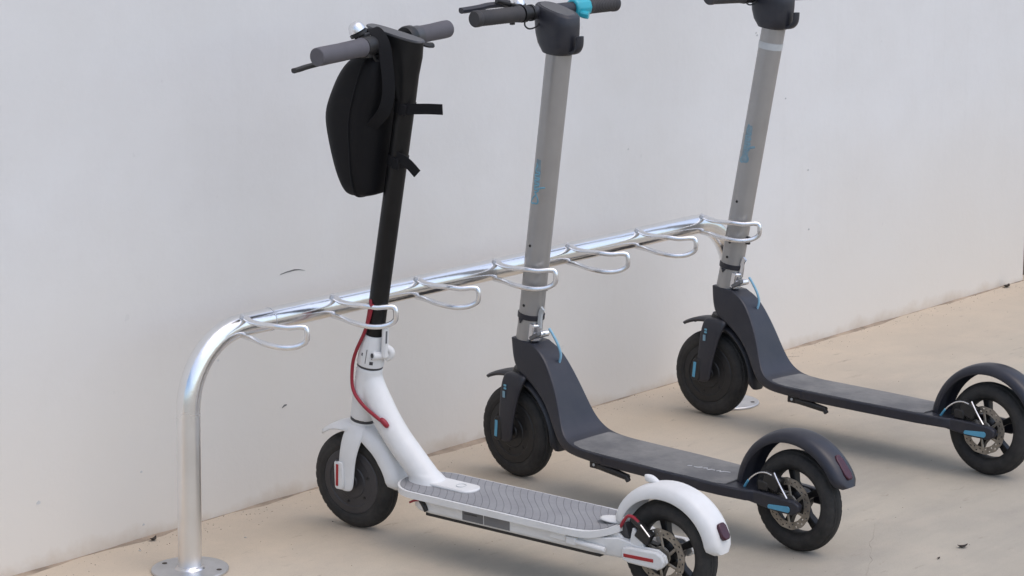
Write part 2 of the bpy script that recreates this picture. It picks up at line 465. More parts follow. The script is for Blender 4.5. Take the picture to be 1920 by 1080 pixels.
# sand drifted against the foot of the wall
def drift():
    mb = MB(); rings = []
    x = -1.2
    while x < CORNER:
        a = noise.noise(Vector((x * 5, 0.3, 0))) * 0.5 + 0.5
        b = noise.noise(Vector((x * 31, 4.3, 0))) * 0.5 + 0.5
        hgt = 0.0005 + 0.007 * max(0, a - 0.45) + 0.002 * b * a
        wid = 0.003 + 0.05 * max(0, a - .35) + 0.008 * b
        y = WALL_Y + 0.001
        rings.append([Vector((x, y, -0.004)), Vector((x, y, hgt)), Vector((x, y - wid * 0.45, hgt * 0.55)), Vector((x, y - wid, -0.001)), Vector((x, y - wid, -0.004))])
        x += 0.012
    mb.loft(rings)
    o = mb.build('drifted_sand', 'sand', angle=80)
    return tag(o, 'line of sand and dust drifted along the foot of the wall', 'sand', kind='stuff')
drift()

def grit():
    mb = MB(); 
    def stone(x, y, s, flat=0.6):
        b = len(mb.v)
        a0 = rnd.random() * 6.28
        P = [Vector((x + s * cos(a0 + k * 2.094) * rnd.uniform(.7, 1.2), y + s * sin(a0 + k * 2.094) * rnd.uniform(.7, 1.2), -.0002)) for k in range(3)]
        mb.v.extend(P + [Vector((x + rnd.uniform(-.3, .3) * s, y + rnd.uniform(-.3, .3) * s, s * flat * rnd.uniform(.6, 1.3)))])
        mb.f.extend([(b, b + 1, b + 3), (b + 1, b + 2, b + 3), (b + 2, b, b + 3), (b, b + 2, b + 1)])
    for i in range(700):
        x = rnd.uniform(-.8, 3.7); y = WALL_Y - abs(rnd.gauss(0, 0.05)) - 0.002
        stone(x, y, rnd.uniform(.0006, .0022))
    for i in range(420):
        x = rnd.uniform(-.6, 3.6); y = rnd.uniform(-1.9, .2)
        stone(x, y, rnd.uniform(.0006, .0019))
    o = mb.build('ground_grit', 'dark_grit', smooth=False)
    return tag(o, 'tiny dark grit scattered over the beige concrete', 'grit', kind='stuff')
grit()

def crack(pts, wd):
    mb = MB(); rings = []
    for i, (x, y) in enumerate(pts):
        h = wd * rnd.uniform(.4, 1.0)
        rings.append([Vector((x - h, y, .0004)), Vector((x + h, y + h, .0004)), Vector((x + h, y + h, -.002)), Vector((x - h, y, -.002))])
    mb.loft(rings); return mb.build('crack', 'crack', ground, smooth=False)
pts = []
for i in range(34):
    t = i / 33
    pts.append((0.84 + 0.36 * t + .010 * noise.noise(Vector((t * 9, 0, 0))) + rnd.uniform(-.002, .002), -1.095 + 0.215 * t + .012 * noise.noise(Vector((t * 7, 5, 0)))))
crack(pts, .0009)
pts = [(2.37 + .05 * t + rnd.uniform(-.004, .004), .20 - .035 * t) for t in [i / 9 for i in range(10)]]
crack(pts, .0016)

# ------------------------------------------------------------------ scooter stand
POST_X2, RAIL_Z, TR = 1.862, 0.4885, 0.0245
def build_rack():
    root = empty('scooter_rack', loc=(0, 0, 0))
    tag(root, 'polished steel tube rack with holder loops along the wall', 'rack')
    R = 0.155
    path = []
    for i in range(0, 13):
        a = pi / 2 * i / 12
        path.append(Vector((0.006 + R - R * cos(a), 0, RAIL_Z - R + R * sin(a))))
    for i in range(1, 12): path.append(Vector((0.161 + (POST_X2 - R - 0.161) * i / 12, 0, RAIL_Z)))
    for i in range(0, 13):
        a = pi / 2 * i / 12
        path.append(Vector((POST_X2 - R + R * sin(a), 0, RAIL_Z - R + R * cos(a))))
    path = [Vector((0, 0, 0.004)), Vector((0.003, 0, 0.16))] + path + [Vector((POST_X2, 0, 0.16)), Vector((POST_X2, 0, 0.004))]
    MB().tube(path, TR, 32, ref=Vector((0, 1, 0))).build('rail_tube', 'steel', root, angle=60)
    for x in (0.0, POST_X2):
        pl = MB().lathe([(0, 0.0), (0.078, 0.0), (0.0795, 0.001), (0.0795, 0.0045), (0.078, 0.0058), (0, 0.0058)], (x, 0, 0), 56, axis='z', closed=False).build('base_plate', 'steel_dull', root)
        MB().lathe([(TR - .002, 0.005), (TR + 0.007, 0.0055), (TR + 0.004, 0.009), (TR, 0.012), (TR - .002, .012)], (x, 0, 0), 40, axis='z').build('weld_bead', 'chrome_small', pl)
        for hx, hy in ((-.015, .061), (.030, -.055)):
            MB().lathe([(0, .0056), (.0055, .0056), (.0055, .0064), (0, .0064)], (x + hx, hy, 0), 12, axis='z', closed=False).build('bolt_hole_disc', 'dark_grit', pl)  # flat dark disc standing in for a shaded bolt hole
    # joint between bend and straight tube
    MB().lathe([(TR - .001, 0), (TR + .0008, 0), (TR + .0008, .0018), (TR - .001, .0018)], (0, 0, 0), 40, axis='z').build('tube_joint', 'steel_dull', root, M=Matrix.Translation((0.235, 0, RAIL_Z)) @ Matrix.Rotation(pi / 2, 4, 'Y'))
    # holder loops: bent rod, welded top and bottom to the rail
    kn = [(.0, 0), (.02, 0), (.05, -.006), (.08, -.010), (.11, -.006), (.135, .008), (.15, .022), (.162, .034)]
    def dx(t):
        for (a, p), (b, q) in zip(kn, kn[1:]):
            if t <= b: return p + (q - p) * (t - a) / (b - a)
        return kn[-1][1]
    up = [(.010, .512), (.02, .509), (.045, .5045), (.08, .505), (.11, .5055), (.135, .503), (.152, .5045), (.161, .503), (.1655, .4975)]
    lo = [(.1665, .486), (.164, .476), (.157, .4685), (.144, .4625), (.122, .4615), (.085, .4655), (.05, .469), (.028, .4695), (.012, .470)]
    ctrl = [Vector((dx(t), -t, z)) for t, z in up + lo]
    path = catmull(ctrl, 5)
    first = None
    for i in range(7):
        x = 0.149 + 0.2614 * i
        if first is None:
            lp = MB().tube(path, 0.0058, 10, ref=Vector((0, 0, 1)), flat=0.8, pw=2.4).build('holder_loop', 'rod', root, M=Matrix.Translation((x, 0, 0)), angle=70)
            w1 = MB().tube([Vector((-.004, -.008, .513)), Vector((.001, -.022, .509)), Vector((.004, -.034, .5055))], [.005, .0066, .005], 8).build('weld_bead', 'steel_dull', lp, sub=1)
            w2 = MB().tube([Vector((.0, -.020, .470)), Vector((.002, -.028, .4693)), Vector((.0, -.036, .469))], [.004, .0072, .0045], 8).build('weld_bead', 'steel_dull', lp, sub=1)
            first = (lp, w1, w2)
        else:
            lp = first[0].copy(); COL.objects.link(lp); lp.parent = root; lp.matrix_basis = Matrix.Translation((x, 0, 0))
            for q in first[1:]:
                c = q.copy(); COL.objects.link(c); c.parent = lp
    return root
build_rack()

# ------------------------------------------------------------------ scooter pieces
def scooter_frame(x, y, head, lean):
    a, l = radians(head), radians(lean)
    u = Vector((cos(a), sin(a), 0)); s = Vector((0, 0, 1)).cross(u)
    v = Vector((0, 0, 1)) * cos(l) + s * sin(l)
    r = v.cross(u)
    M = Matrix.Identity(4)
    for i in range(3):
        M[i][0], M[i][1], M[i][2] = u[i], r[i], v[i]
    M[0][3], M[1][3] = x, y
    return M

def steer_matrix(u0, slope, ang):
    p = Vector((u0, 0, 0)); ax = Vector((slope, 0, 1)).normalized()
    return Matrix.Translation(p) @ Matrix.Rotation(radians(ang), 4, ax) @ Matrix.Translation(-p)

def tyre_profile(R, t):
    """rounded carcass with shallow tread grooves"""
    pr = []
    for a in range(-120, 121, 8):
        th = radians(a)
        rr = t
        if abs(a) in (16, 32): rr = t - 0.0020
        if abs(a) in (72, 96): rr = t + 0.0008
        pr.append((R - t + rr * cos(th), rr * sin(th) * 0.98))
    pr.append((R - t * 1.75, t * .55)); pr.append((R - t * 1.75, -t * .55))
    return pr

def wheel(root, name, c, R, kind, hubmat, M=None, t=.0235):
    pr = tyre_profile(R, t); mb = MB().lathe(pr, c, 160); k = len(pr); cc = Vector(c)
    angs = list(range(-120, 121, 8))
    for i in range(160):                     # cut shoulder sipes into the tread
        for j, a in enumerate(angs):
            if 36 <= abs(a) <= 60 and (i + (2 if a > 0 else 0)) % 5 == 0:
                q = mb.v[i * k + j] - cc; q2 = Vector((q.x, 0, q.z)); mb.v[i * k + j] = mb.v[i * k + j] - q2.normalized() * .0016
    w = mb.build(name, 'tyre', root, M=M, angle=50)
    if kind == 'motor':
        for s in (1, -1):
            ri = R - .027
            MB().lathe([(0, s * .0245), (.016, s * .0245), (.018, s * .0215), (.036, s * .0225), (.038, s * .0205), (.055, s * .0205), (.057, s * .0225), (ri - .010, s * .0215), (ri - .006, s * .0185), (ri + .002, s * .017), (ri + .003, 0), (0, 0)], c, 64, closed=False).build('hub_cover', hubmat, w, angle=25)
            for k in range(6):
                a = k * pi / 3 + .3
                MB().lathe([(0, s * .0222), (.0032, s * .0222), (.0032, s * .0195), (0, s * .0195)], Vector(c) + V(.047 * cos(a), 0, .047 * sin(a)), 10, closed=False).build('hub_screw', 'black', w)
    else:
        ri = R - .030
        rim = MB().lathe([(ri + .008, -.018), (ri + .008, .018), (ri - .002, .019), (ri - .010, .012), (ri - .010, -.012), (ri - .002, -.019)], c, 64).build('rim', hubmat, w, angle=30)
        mb = MB()
        for k in range(5):
            a = k * 2 * pi / 5 + .5
            d = Vector((cos(a), 0, sin(a))); n2 = Vector((-sin(a), 0, cos(a)))
            rings = []
            for rr, hw, dep in ((.018, .010, .014), (.040, .0062, .009), (ri - .006, .0085, .010)):
                p = Vector(c) + d * rr
                rings.append([p + n2 * hw + Vector((0, dep, 0)), p - n2 * hw + Vector((0, dep, 0)), p - n2 * hw - Vector((0, dep, 0)), p + n2 * hw - Vector((0, dep, 0))])
            mb.loft(rings)
        mb.build('rim_spokes', hubmat, w, bevel=.002)
        MB().lathe([(0, -.026), (.021, -.026), (.023, -.022), (.023, .022), (.021, .026), (0, .026)], c, 32, closed=False).build('hub', hubmat, w, angle=30)
        # brake disc, camera side
        mb = MB(); N, rads = 72, [.040, .0435, .0465, .0495, .0525, .056]
        base = len(mb.v); cc = Vector(c)
        for rr in rads:
            for k in range(N):
                a = 2 * pi * k / N; wv = 1 + (.012 * sin(a * 12) if rr == rads[-1] else 0)
                mb.v.append(cc + V(rr * wv * cos(a), .031, rr * wv * sin(a)))
        for i in range(len(rads) - 1):
            for k in range(N):
                if i in (1, 3) and (k + (2 if i == 3 else 0)) % 4 == 0: continue
                mb.f.append((i * N + k, i * N + (k + 1) % N, (i + 1) * N + (k + 1) % N, (i + 1) * N + k))
        disc = mb.build('brake_disc', 'disc', w, solid=.0018, smooth=False)
        mb = MB()
        for k in range(6):
            a = k * pi / 3 + .2; d = Vector((cos(a), 0, sin(a))); d2 = Vector((cos(a + .35), 0, sin(a + .35)))
            mb.tube([cc + V(0, .031, 0) + d * .015, cc + V(0, .031, 0) + d2 * .041], .0032, 6, flat=.5)
        mb.lathe([(.010, .028), (.020, .028), (.020, .033), (.010, .033)], cc, 24)
        mb.build('disc_carrier', 'disc', disc)
    MB().lathe([(0, -.043), (.009, -.043), (.009, .043), (0, .043)], c, 6, closed=False).build('axle_nut', 'black_metal', w)
    return w

def arc_fender(name, mat, root, c, R0, a0, a1, hw, drop, thick, n=28, taper=(1, 1), M=None, rfun=None, pw=2.6, dropfun=None):
    """mudguard: arched cross-section swept round the wheel centre; angles measured from 'back', upwards"""
    rings = []; c = Vector(c)
    for i in range(n + 1):
        t = i / n; a = radians(a0 + (a1 - a0) * t)
        R = R0 + (rfun(t) if rfun else 0)
        d = V(cos(a), 0, sin(a))
        k = 1.0
        if t < .08: k = taper[0] + (1 - taper[0]) * math.sqrt(1 - (1 - t / .08) ** 2)
        if t > .92: k = taper[1] + (1 - taper[1]) * math.sqrt(1 - ((t - .92) / .08) ** 2)
        out, inn = [], []
        m_ = 10
        for j in range(m_ + 1):
            q = -1 + 2 * j / m_
            dr = (dropfun(t) if dropfun else drop) * (1 - (1 - abs(q) ** pw) ** (1 / pw)) if abs(q) < 1 else (dropfun(t) if dropfun else drop)
            out.append(c + d * (R - dr * k) + V(0, hw * k * q, 0))
            inn.append(c + d * (R - dr * k - thick) + V(0, (hw * k - thick * .6) * q, 0))
        rings.append(out + inn[::-1])
    return MB().loft(rings).build(name, mat, root, M=M, angle=60)

def superring(u0, u1, hw, z, n=28, pw=2.6, dz=None, front_k=1.0):
    """horizontal rounded section from u0 (front) to u1 (rear)"""
    r = []; cu, ru = (u0 + u1) / 2, (u1 - u0) / 2
    for j in range(n):
        a = 2 * pi * j / n; e = 2 / pw
        cx = math.copysign(abs(cos(a)) ** e, cos(a)); sx = math.copysign(abs(sin(a)) ** e, sin(a))
        u = cu + ru * cx
        r.append(V(u, hw * sx, z if dz is None else z + dz(u)))
    return r

# ------------------------------------------------------------------ white scooter
def white_scooter():
    root = empty('electric_scooter', M=scooter_frame(.4481, -.0456, -88.1458, -1.7555))
    tag(root, 'white electric scooter with black stem, grey deck mat and red cable', 'scooter', 'electric scooters parked at the rack')
    SL, U0 = .212, -.029
    ax = lambda z: U0 + SL * z
    ST = steer_matrix(U0, SL, 4.0)
    axring = lambda z, r, n=28, k=1.0: [V(ax(z) + r * cos(2 * pi * j / n) * k, r * sin(2 * pi * j / n), z - SL * r * cos(2 * pi * j / n) * k) for j in range(n)]
    # stem
    stem = MB().loft([axring(z, .0205) for z in (.425, .50, .60, .75, .905)]).build('stem', 'black_metal', root, M=ST, angle=60)
    dzt = lambda u: -(u - .15) * .20
    head = [superring(ax(.90) - .0206, ax(.90) + .0206, .0206, .900, pw=2.0, dz=lambda u: -SL * (u - ax(.9))), superring(.1515, ax(.95) + .0208, .0206, .95, pw=2.05, dz=lambda u: -.15 * (u - ax(.95))), superring(.128, ax(1.0) + .0212, .0205, 1.0, pw=2.4),
            superring(.104, .2155, .0195, 1.045, pw=2.8, dz=lambda u: -(u - .15) * .1), superring(.084, .219, .0182, 1.082, pw=3.2, dz=dzt)]
    MB().loft(head).build('stem_head', 'black_metal', root, M=ST, angle=60)
    disp = MB().loft([superring(.082, .221, .0186, 1.0825, pw=3.2, dz=dzt), superring(.081, .222, .0190, 1.0845, pw=3.2, dz=dzt), superring(.083, .2205, .0178, 1.0872, pw=3.2, dz=dzt)]).build('display_cover', 'display', root, M=ST, angle=40)
    # folding collar, marks and latch
    col = MB().loft([axring(z, r) for z, r in ((.373, .0282), (.376, .0288), (.40, .0275), (.425, .0245), (.438, .0232), (.440, .0222))]).build('folding_collar', 'white', root, M=ST, angle=50)
    MB().loft([axring(z, .0276) for z in (.3685, .3735)]).build('collar_gap', 'print_dark', root, M=ST)
    def mark(nm, a0, z0, z1, da, mat='print_dark', r=.0287):
        mb = MB(); rg = []
        for z in (z0, z1):
            rr = .0288 - (z - .376) * .055 + .0004
            rg.append([V(ax(z) + rr_ * cos(q), rr_ * sin(q), z - SL * rr_ * cos(q)) for rr_, q in ((rr, a0 - da), (rr, a0 + da), (rr - .0012, a0 + da), (rr - .0012, a0 - da))])
        mb.loft(rg).build(nm, mat, col, smooth=False)
    mark('index_line', radians(78), .382, .412, .022)
    mark('lock_symbol', radians(100), .396, .402, .06)
    mark('lock_symbol', radians(52), .381, .388, .13); mark('lock_symbol', radians(52), .393, .3955, .035)
    on = lambda z, deg, r: V(ax(z) + r * cos(radians(deg)), r * sin(radians(deg)), z - SL * r * cos(radians(deg)))
    MB().tube([on(.404, 52, .0335), on(.402, -14, .0345)], .0085, 16).build('latch_barrel', 'white', root, M=ST, bevel=.0018)
    q = (on(.404, 52, .0335) - on(.402, -14, .0345)).normalized()
    MB().lathe([(0, 0), (.0052, 0), (.0052, .001), (0, .001)], (0, 0, 0), 16, axis='z', closed=False).build('latch_pin', 'print_dark', root, M=ST @ Matrix.Translation(on(.404, 52, .0335)) @ Vector((0, 0, 1)).rotation_difference(q).to_matrix().to_4x4())
    MB().tube(catmull([on(.403, 8, .037), on(.430, 8, .0335), on(.468, 8, .0285)], 4), [.0062] * 8 + [.005], 10, flat=1.2, pw=3).build('latch_lever', 'white', root, M=ST)
    MB().tube([on(.434, 12, .0395), on(.460, 12, .0358)], .0022, 6).build('lever_slot', 'sticker', root, M=ST)
    MB().tube(catmull([on(.394, -16, .033), on(.402, -18, .042), on(.412, -18, .041), on(.418, -16, .030)], 4), .0078, 12).build('latch_hook', 'white', root, M=ST)
    # head tube and down tube
    nk = MB().loft([axring(z, r) for z, r in ((.2505, .0272), (.30, .0285), (.35, .0282), (.3685, .0277))])
    path = catmull([V(.047, 0, .350), V(.062, 0, .312), V(.086, 0, .268), V(.122, 0, .222), V(.165, 0, .180), V(.215, 0, .133)], 6)
    nk.tube(path, [.0245 + .0048 * min(1, i / 10) for i in range(len(path))], 24)
    nk.loft([superring(.155, .262, .036, .134, pw=2.2), superring(.160, .252, .032, .143, pw=2.2), superring(.163, .232, .029, .158, pw=2.1)])
    neck = nk.build('frame_neck', 'white', root)
    q = neck.modifiers.new('blend', 'REMESH'); q.mode = 'VOXEL'; q.voxel_size = .0022; q.use_smooth_shade = True
    q = neck.modifiers.new('soften', 'SMOOTH'); q.factor = .5; q.iterations = 14
    tong = [(.150, 0.02)]
    def pill(u0, u1, hw, n=10, front=True):
        pts = []
        for j in range(n + 1):
            a = -pi / 2 + pi * j / n; pts.append((u1 - hw * .8 + hw * .8 * cos(a), hw * sin(a)))
        for j in range(n + 1):
            a = pi / 2 + pi * j / n; pts.append((u0 + hw * .8 + hw * .8 * cos(a), hw * sin(a)))
        return pts
    DT = lambda u: .1405 + .012 * max(0, (u - .62) / .1) ** 2 * .6
    MB().slab(pill(.165, .338, .0265), .139, lambda u: .1475 - .012 * max(0, u - .22)).build('deck_tongue', 'white', root, bevel=.003)
    em = MB()
    ring_pts = [V(.296 + .010 * cos(a), .011 * sin(a), .1469) for a in [2 * pi * i / 20 for i in range(20)]]
    em.tube(ring_pts, .0009, 6, closed=True).build('tongue_emblem', 'tape', root)
    # deck: strips across, rounded nose
    zt = lambda u: .1395 + (.018 * max(0, (u - .66) / .08) ** 2)
    def hwd(u, hw, f, r, rh):
        if u < f + hw: return hw * math.sqrt(max(0.0004, 1 - ((f + hw - u) / hw) ** 2))
        if u > r - .12: return hw + (rh - hw) * ((u - r + .12) / .12) ** 2.2
        return hw
    def strips(hw, f, r, rh, z0, z1, mat, name, par, bev, dome=0.0):
        us = [f + hw * (1 - cos(pi / 2 * i / 12)) for i in range(13)] + [f + hw + (r - .12 - f - hw) * i / 6 for i in range(1, 7)] + [r - .12 + .12 * i / 8 for i in range(1, 9)]
        rg = []
        for u in us:
            h = hwd(u, hw, f, r, rh)
            rg.append([V(u, h, z0(u)), V(u, h, z1(u)), V(u, h * .5, z1(u) + dome), V(u, -h * .5, z1(u) + dome), V(u, -h, z1(u)), V(u, -h, z0(u))])
        return MB().loft(rg).build(name, mat, par, bevel=bev, seg=3)
    deck = strips(.079, .145, .745, .047, lambda u: zt(u) - .014, zt, 'white', 'deck', root, .0035)
    strips(.0735, .1505, .716, .050, lambda u: zt(u) - .003, lambda u: zt(u) + .0014, 'deck_mat', 'deck_mat', deck, 0)
    rg = []
    for u, h, z0, z1 in ((.206, .040, .102, .127), (.212, .052, .097, .128), (.228, .060, .0945, .129), (.26, .0635, .094, .129), (.68, .0635, .094, .129), (.715, .061, .0935, .131), (.745, .054, .0925, .134), (.770, .0475, .092, .128)):
        rg.append([V(u, h * .93, z0), V(u, h, z0 + .006), V(u, h, z1), V(u, -h, z1), V(u, -h, z0 + .006), V(u, -h * .93, z0)])
    body = MB().loft(rg).build('battery_case', 'white', root, bevel=.002, seg=2)
    MB().box(V(.475, 0, .0915), (.228, .059, .0035)).build('skid_plate', 'black', root, bevel=.001)
    MB().box(V(.3795, .0633, .1125), (.0275, .0012, .0125)).build('rating_sticker', 'sticker', body)
    MB().box(V(.4435, .0633, .1125), (.0335, .0012, .0125)).build('rating_sticker', 'sticker_light', body)
    MB().box(V(.3745, .0647, .1145), (.0165, .0006, .0013)).build('sticker_print', 'print_dark', body)
    # grommet and short cable under the front of the deck
    MB().tube(catmull([V(.236, .060, .118), V(.248, .065, .112), V(.254, .064, .100)], 4), .0055, 10).build('cable_grommet', 'black', root)
    MB().tube(catmull([V(.203, .058, .108), V(.222, .062, .117), V(.240, .060, .119)], 5), .0024, 8).build('red_cable', 'red_cable', root)
    # folded kickstand
    ks = MB().box(V(.606, .0655, .1165), (.020, .005, .0085)).build('kickstand', 'white', root, bevel=.002)
    MB().box(V(.640, .067, .1125), (.013, .0065, .0085)).build('kickstand_pivot', 'white', ks, bevel=.003)
    MB().tube([V(.648, .068, .1125), V(.69, .0685, .1105), V(.722, .068, .1085)], .0058, 12).build('kickstand_leg', 'white', ks, bevel=.0015)
    MB().tube([V(.618, .0715, .1262), V(.638, .0735, .1255)], .0014, 6).build('kickstand_spring', 'disc', ks)
    # rear end
    RC = (.8328, 0, .108)
    arm = [(.70, .096), (.70, .133), (.735, .146), (.752, .132), (.778, .124), (.835, .125), (.853, .116), (.857, .102), (.846, .09), (.80, .089), (.752, .091)]
    for s in (1, -1):
        MB().prism(arm, s * .040, s * .047).build('rear_arm', 'white', root, bevel=.002)
        cv = [(.757, .092), (.753, .104), (.757, .118), (.77, .1215), (.838, .1235), (.852, .118), (.857, .107), (.853, .094), (.842, .0875), (.77, .0885)]
        cov = MB().prism(cv, s * .0465, s * .058).build('axle_cover', 'white', root, bevel=.004, seg=3)
        MB().box(V(.7965, s * .0582, .1045), (.036, .0012, .0034), Matrix.Rotation(-.03, 3, 'Y')).build('red_reflector', 'red', cov, bevel=.0006)
    MB().prism([(.764, .118), (.773, .158), (.778, .158), (.79, .146), (.802, .124)], .040, .0455).build('caliper_bracket', 'white', root, bevel=.0015)
    wheel(root, 'rear_wheel', RC, .108, 'spoke', 'black_metal')
    cal = MB().box(V(.800, .0405, .148), (.017, .0085, .014), Matrix.Rotation(.5, 3, 'Y')).box(V(.79, .043, .166), (.022, .006, .006), Matrix.Rotation(.6, 3, 'Y')).build('brake_caliper', 'black', root, bevel=.003)
    MB().tube([V(.797, .050, .170), V(.819, .051, .150)], .0016, 6).build('caliper_arm', 'chrome_small', cal)
    MB().tube(catmull([V(.735, .042, .141), V(.748, .045, .162), V(.762, .046, .180), V(.776, .046, .181), V(.788, .045, .172)], 5), .0034, 8).build('brake_cable', 'red_cable', root)
    MB().box(V(.745, .030, .143), (.012, .010, .016), Matrix.Rotation(-.4, 3, 'Y')).build('cable_port', 'hub', root, bevel=.003)
    rf = arc_fender('rear_fender', 'white', root, RC, .1425, -8 + 18, 158, .036, .024, .003, taper=(.55, .7), rfun=lambda t: -.010 * (2 * t - 1) ** 4 + (.006 if False else 0))
    MB().loft([superring(.655, .745, .024, .1455, pw=2.2), superring(.66, .742, .021, .153, pw=2.2)]).build('fender_mount', 'white', rf, sub=1)
    tl = MB().loft([[V(RC[0] + r * cos(radians(a)), w, RC[2] + r * sin(radians(a))) for a, w in ((21, -.008), (21, .008), (24, .012), (32, .012), (35, .008), (35, -.008), (32, -.012), (24, -.012))] for r in (.136, .1465)]).build('tail_light', 'tail', rf, bevel=.003)
    MB().loft([superring(.772, .812, .009, .2425, pw=2.2), superring(.772, .802, .008, .2515, pw=2.2), superring(.770, .790, .006, .258, pw=2)]).build('fender_hook', 'white', rf, sub=1)
    # front fork (turns with the stem)
    fk = MB().loft([axring(.246, .0258), axring(.243, .0268), axring(.225, .0275), axring(.212, .026)]).build('fork_crown', 'white', root, M=ST, angle=50)
    MB().loft([axring(z, .0265) for z in (.2455, .2508)]).build('crown_gap', 'print_dark', root, M=ST)
    for s in (1, -1):
        prof = lambda q: None
        rings = []
        for (uf, ub, z, w, th) in ((.0, .047, .244, .012, .016), (-.006, .050, .224, .027, .012), (-.009, .045, .205, .036, .008), (-.013, .034, .175, .040, .0062), (-.017, .028, .140, .041, .006), (-.019, .025, .112, .0415, .006), (-.016, .021, .098, .0415, .0055), (-.006, .012, .0925, .0415, .0045)):
            rings.append([V(uf, s * (w - th * .4), z), V(uf, s * (w + th * .6), z), V((uf + ub) / 2, s * (w + th), z), V(ub, s * (w + th * .6), z), V(ub, s * (w - th * .4), z), V((uf + ub) / 2, s * (w - th), z)])
        leg = MB().loft(rings).build('fork_leg', 'white', root, M=ST, sub=2)
        cv = [(-.0215, .101), (-.0205, .156), (-.0175, .160), (.001, .1585), (.003, .150), (.0035, .105), (-.001, .097), (-.017, .097)]
        cov = MB().prism(cv, s * .0455, s * .0515).build('fork_cover', 'white', root, M=ST, bevel=.0025, seg=3)
        MB().box(V(-.0125, s * .0518, .129), (.0032, .0009, .0245), Matrix.Rotation(.07, 3, 'Y')).build('red_reflector', 'red', cov, bevel=.0006)
        MB().box(V(-.012, s * .0512, .1622), (.0035, .0016, .0012)).build('cover_clip', 'print_dark', cov)
    FC = (0, 0, .108)
    wheel(root, 'front_wheel', FC, .108, 'motor', 'hub', M=ST)
    arc_fender('front_fender', 'white', root, FC, .1305, 0, 128, .0345, .028, .003, taper=(.6, .4), M=ST, rfun=lambda t: .006 * sin(t * pi) + .014 * max(0, .25 - t) * 4 * .6, dropfun=lambda t: .030 - .020 * min(1, max(0, (t - .45) / .4)))
    # brake cable down the front of the stem
    MB().tube(catmull([V(.075, .020, .520), V(.078, .024, .495), V(.061, .026, .450), V(.034, .028, .400), V(.024, .029, .363), V(.027, .031, .318), V(.058, .033, .288), V(.100, .033, .266), V(.116, .031, .258)], 6), .0038, 10).build('red_cable', 'red_cable', root)
    MB().tube(catmull([V(.080, .021, .512), V(.072, .023, .485), V(.064, .025, .458)], 4), [.005, .0065, .006, .0055, .005, .0045, .004, .0038, .0036], 10).build('cable_sleeve', 'red_cable', root)
    MB().tube([V(.102, .033, .268), V(.112, .031, .262), V(.122, .028, .249)], [.0058, .0072, .0062], 10).build('cable_boot', 'red_cable', root, sub=1)
    # handlebar
    HB = (.126, 1.065)
    bar = MB().tube([V(HB[0], w, HB[1]) for w in (.19, .10, 0, -.10, -.19)], .0135, 20).build('handlebar', 'black_metal', root, M=ST, angle=60)
    for s, w1 in ((1, .078), (-1, .108)):
        e = .223 if s == 1 else .212
        prof = [(0, e), (.0172, e), (.0186, e - .0015), (.0190, e - .014), (.0182, .15), (.0187, w1 + .01), (.0198, w1 + .004), (.0196, w1), (.013, w1)]
        MB().lathe([(r, s * o) for r, o in prof], V(HB[0], 0, HB[1]), 32, closed=False).build('grip', 'grip', root, M=ST, angle=35)
    MB().lathe([(.013, .076), (.0195, .076), (.0205, .07), (.0205, .052), (.0195, .046), (.013, .046)], V(HB[0], 0, HB[1]), 28).build('brake_clamp', 'black', root, M=ST, angle=30)
    MB().tube(catmull([V(.124, .066, 1.052), V(.104, .082, 1.046), V(.088, .105, 1.042), V(.074, .150, 1.039), V(.066, .185, 1.036), V(.064, .205, 1.034), V(.062, .219, 1.033)], 5), .0055, 10, flat=1.5, pw=2.6).build('brake_lever', 'black', root, M=ST)
    MB().box(V(.118, .066, 1.050), (.014, .012, .008)).build('lever_perch', 'black', root, M=ST, bevel=.003)
    MB().box(V(.135, .070, 1.049), (.005, .006, .006)).build('lever_screw_boss', 'black', root, M=ST, bevel=.002)
    be = MB().lathe([(0, .0205), (.006, .0200), (.011, .018), (.0150, .0135), (.0172, .007), (.0178, .001), (.0165, .001), (.0155, .007), (0, .016)], (0, 0, 0), 28, axis='z', closed=False).build('bell', 'bell', root, M=ST @ Matrix.Translation(V(.102, .060, 1.094)) @ Matrix.Rotation(-.35, 4, 'Y') @ Matrix.Rotation(.3, 4, 'X'), angle=40)
    MB().lathe([(0, -.006), (.0185, -.006), (.0188, 0), (.0160, .001), (0, .001)], (0, 0, 0), 24, axis='z', closed=False).build('bell_base', 'black', root, M=ST @ Matrix.Translation(V(.102, .060, 1.092)) @ Matrix.Rotation(-.35, 4, 'Y') @ Matrix.Rotation(.3, 4, 'X'))
    MB().box(V(.115, .056, 1.083), (.010, .009, .009)).build('bell_clamp', 'black', root, M=ST, bevel=.003)
    MB().tube(catmull([V(.13, .052, 1.055), V(.134, .045, 1.034), V(.142, .030, 1.030)], 5), .003, 8).build('brake_cable', 'black', root, M=ST)
    # thumb throttle side
    MB().lathe([(.013, -.062), (.0225, -.062), (.0245, -.068), (.0245, -.082), (.0225, -.086), (.013, -.086)], V(HB[0], 0, HB[1]), 28).build('throttle_housing', 'black', root, M=ST, angle=30)
    MB().lathe([(.013, -.086), (.0205, -.086), (.0208, -.108), (.013, -.108)], V(HB[0], 0, HB[1]), 28).build('throttle_ring', 'display', root, M=ST, angle=30)
    MB().tube(catmull([V(.143, -.090, 1.055), V(.156, -.098, 1.048), V(.160, -.112, 1.046)], 4), .0055, 8, flat=1.5).build('thumb_lever', 'black', root, M=ST)
    return root, ST
wroot, WST = white_scooter()

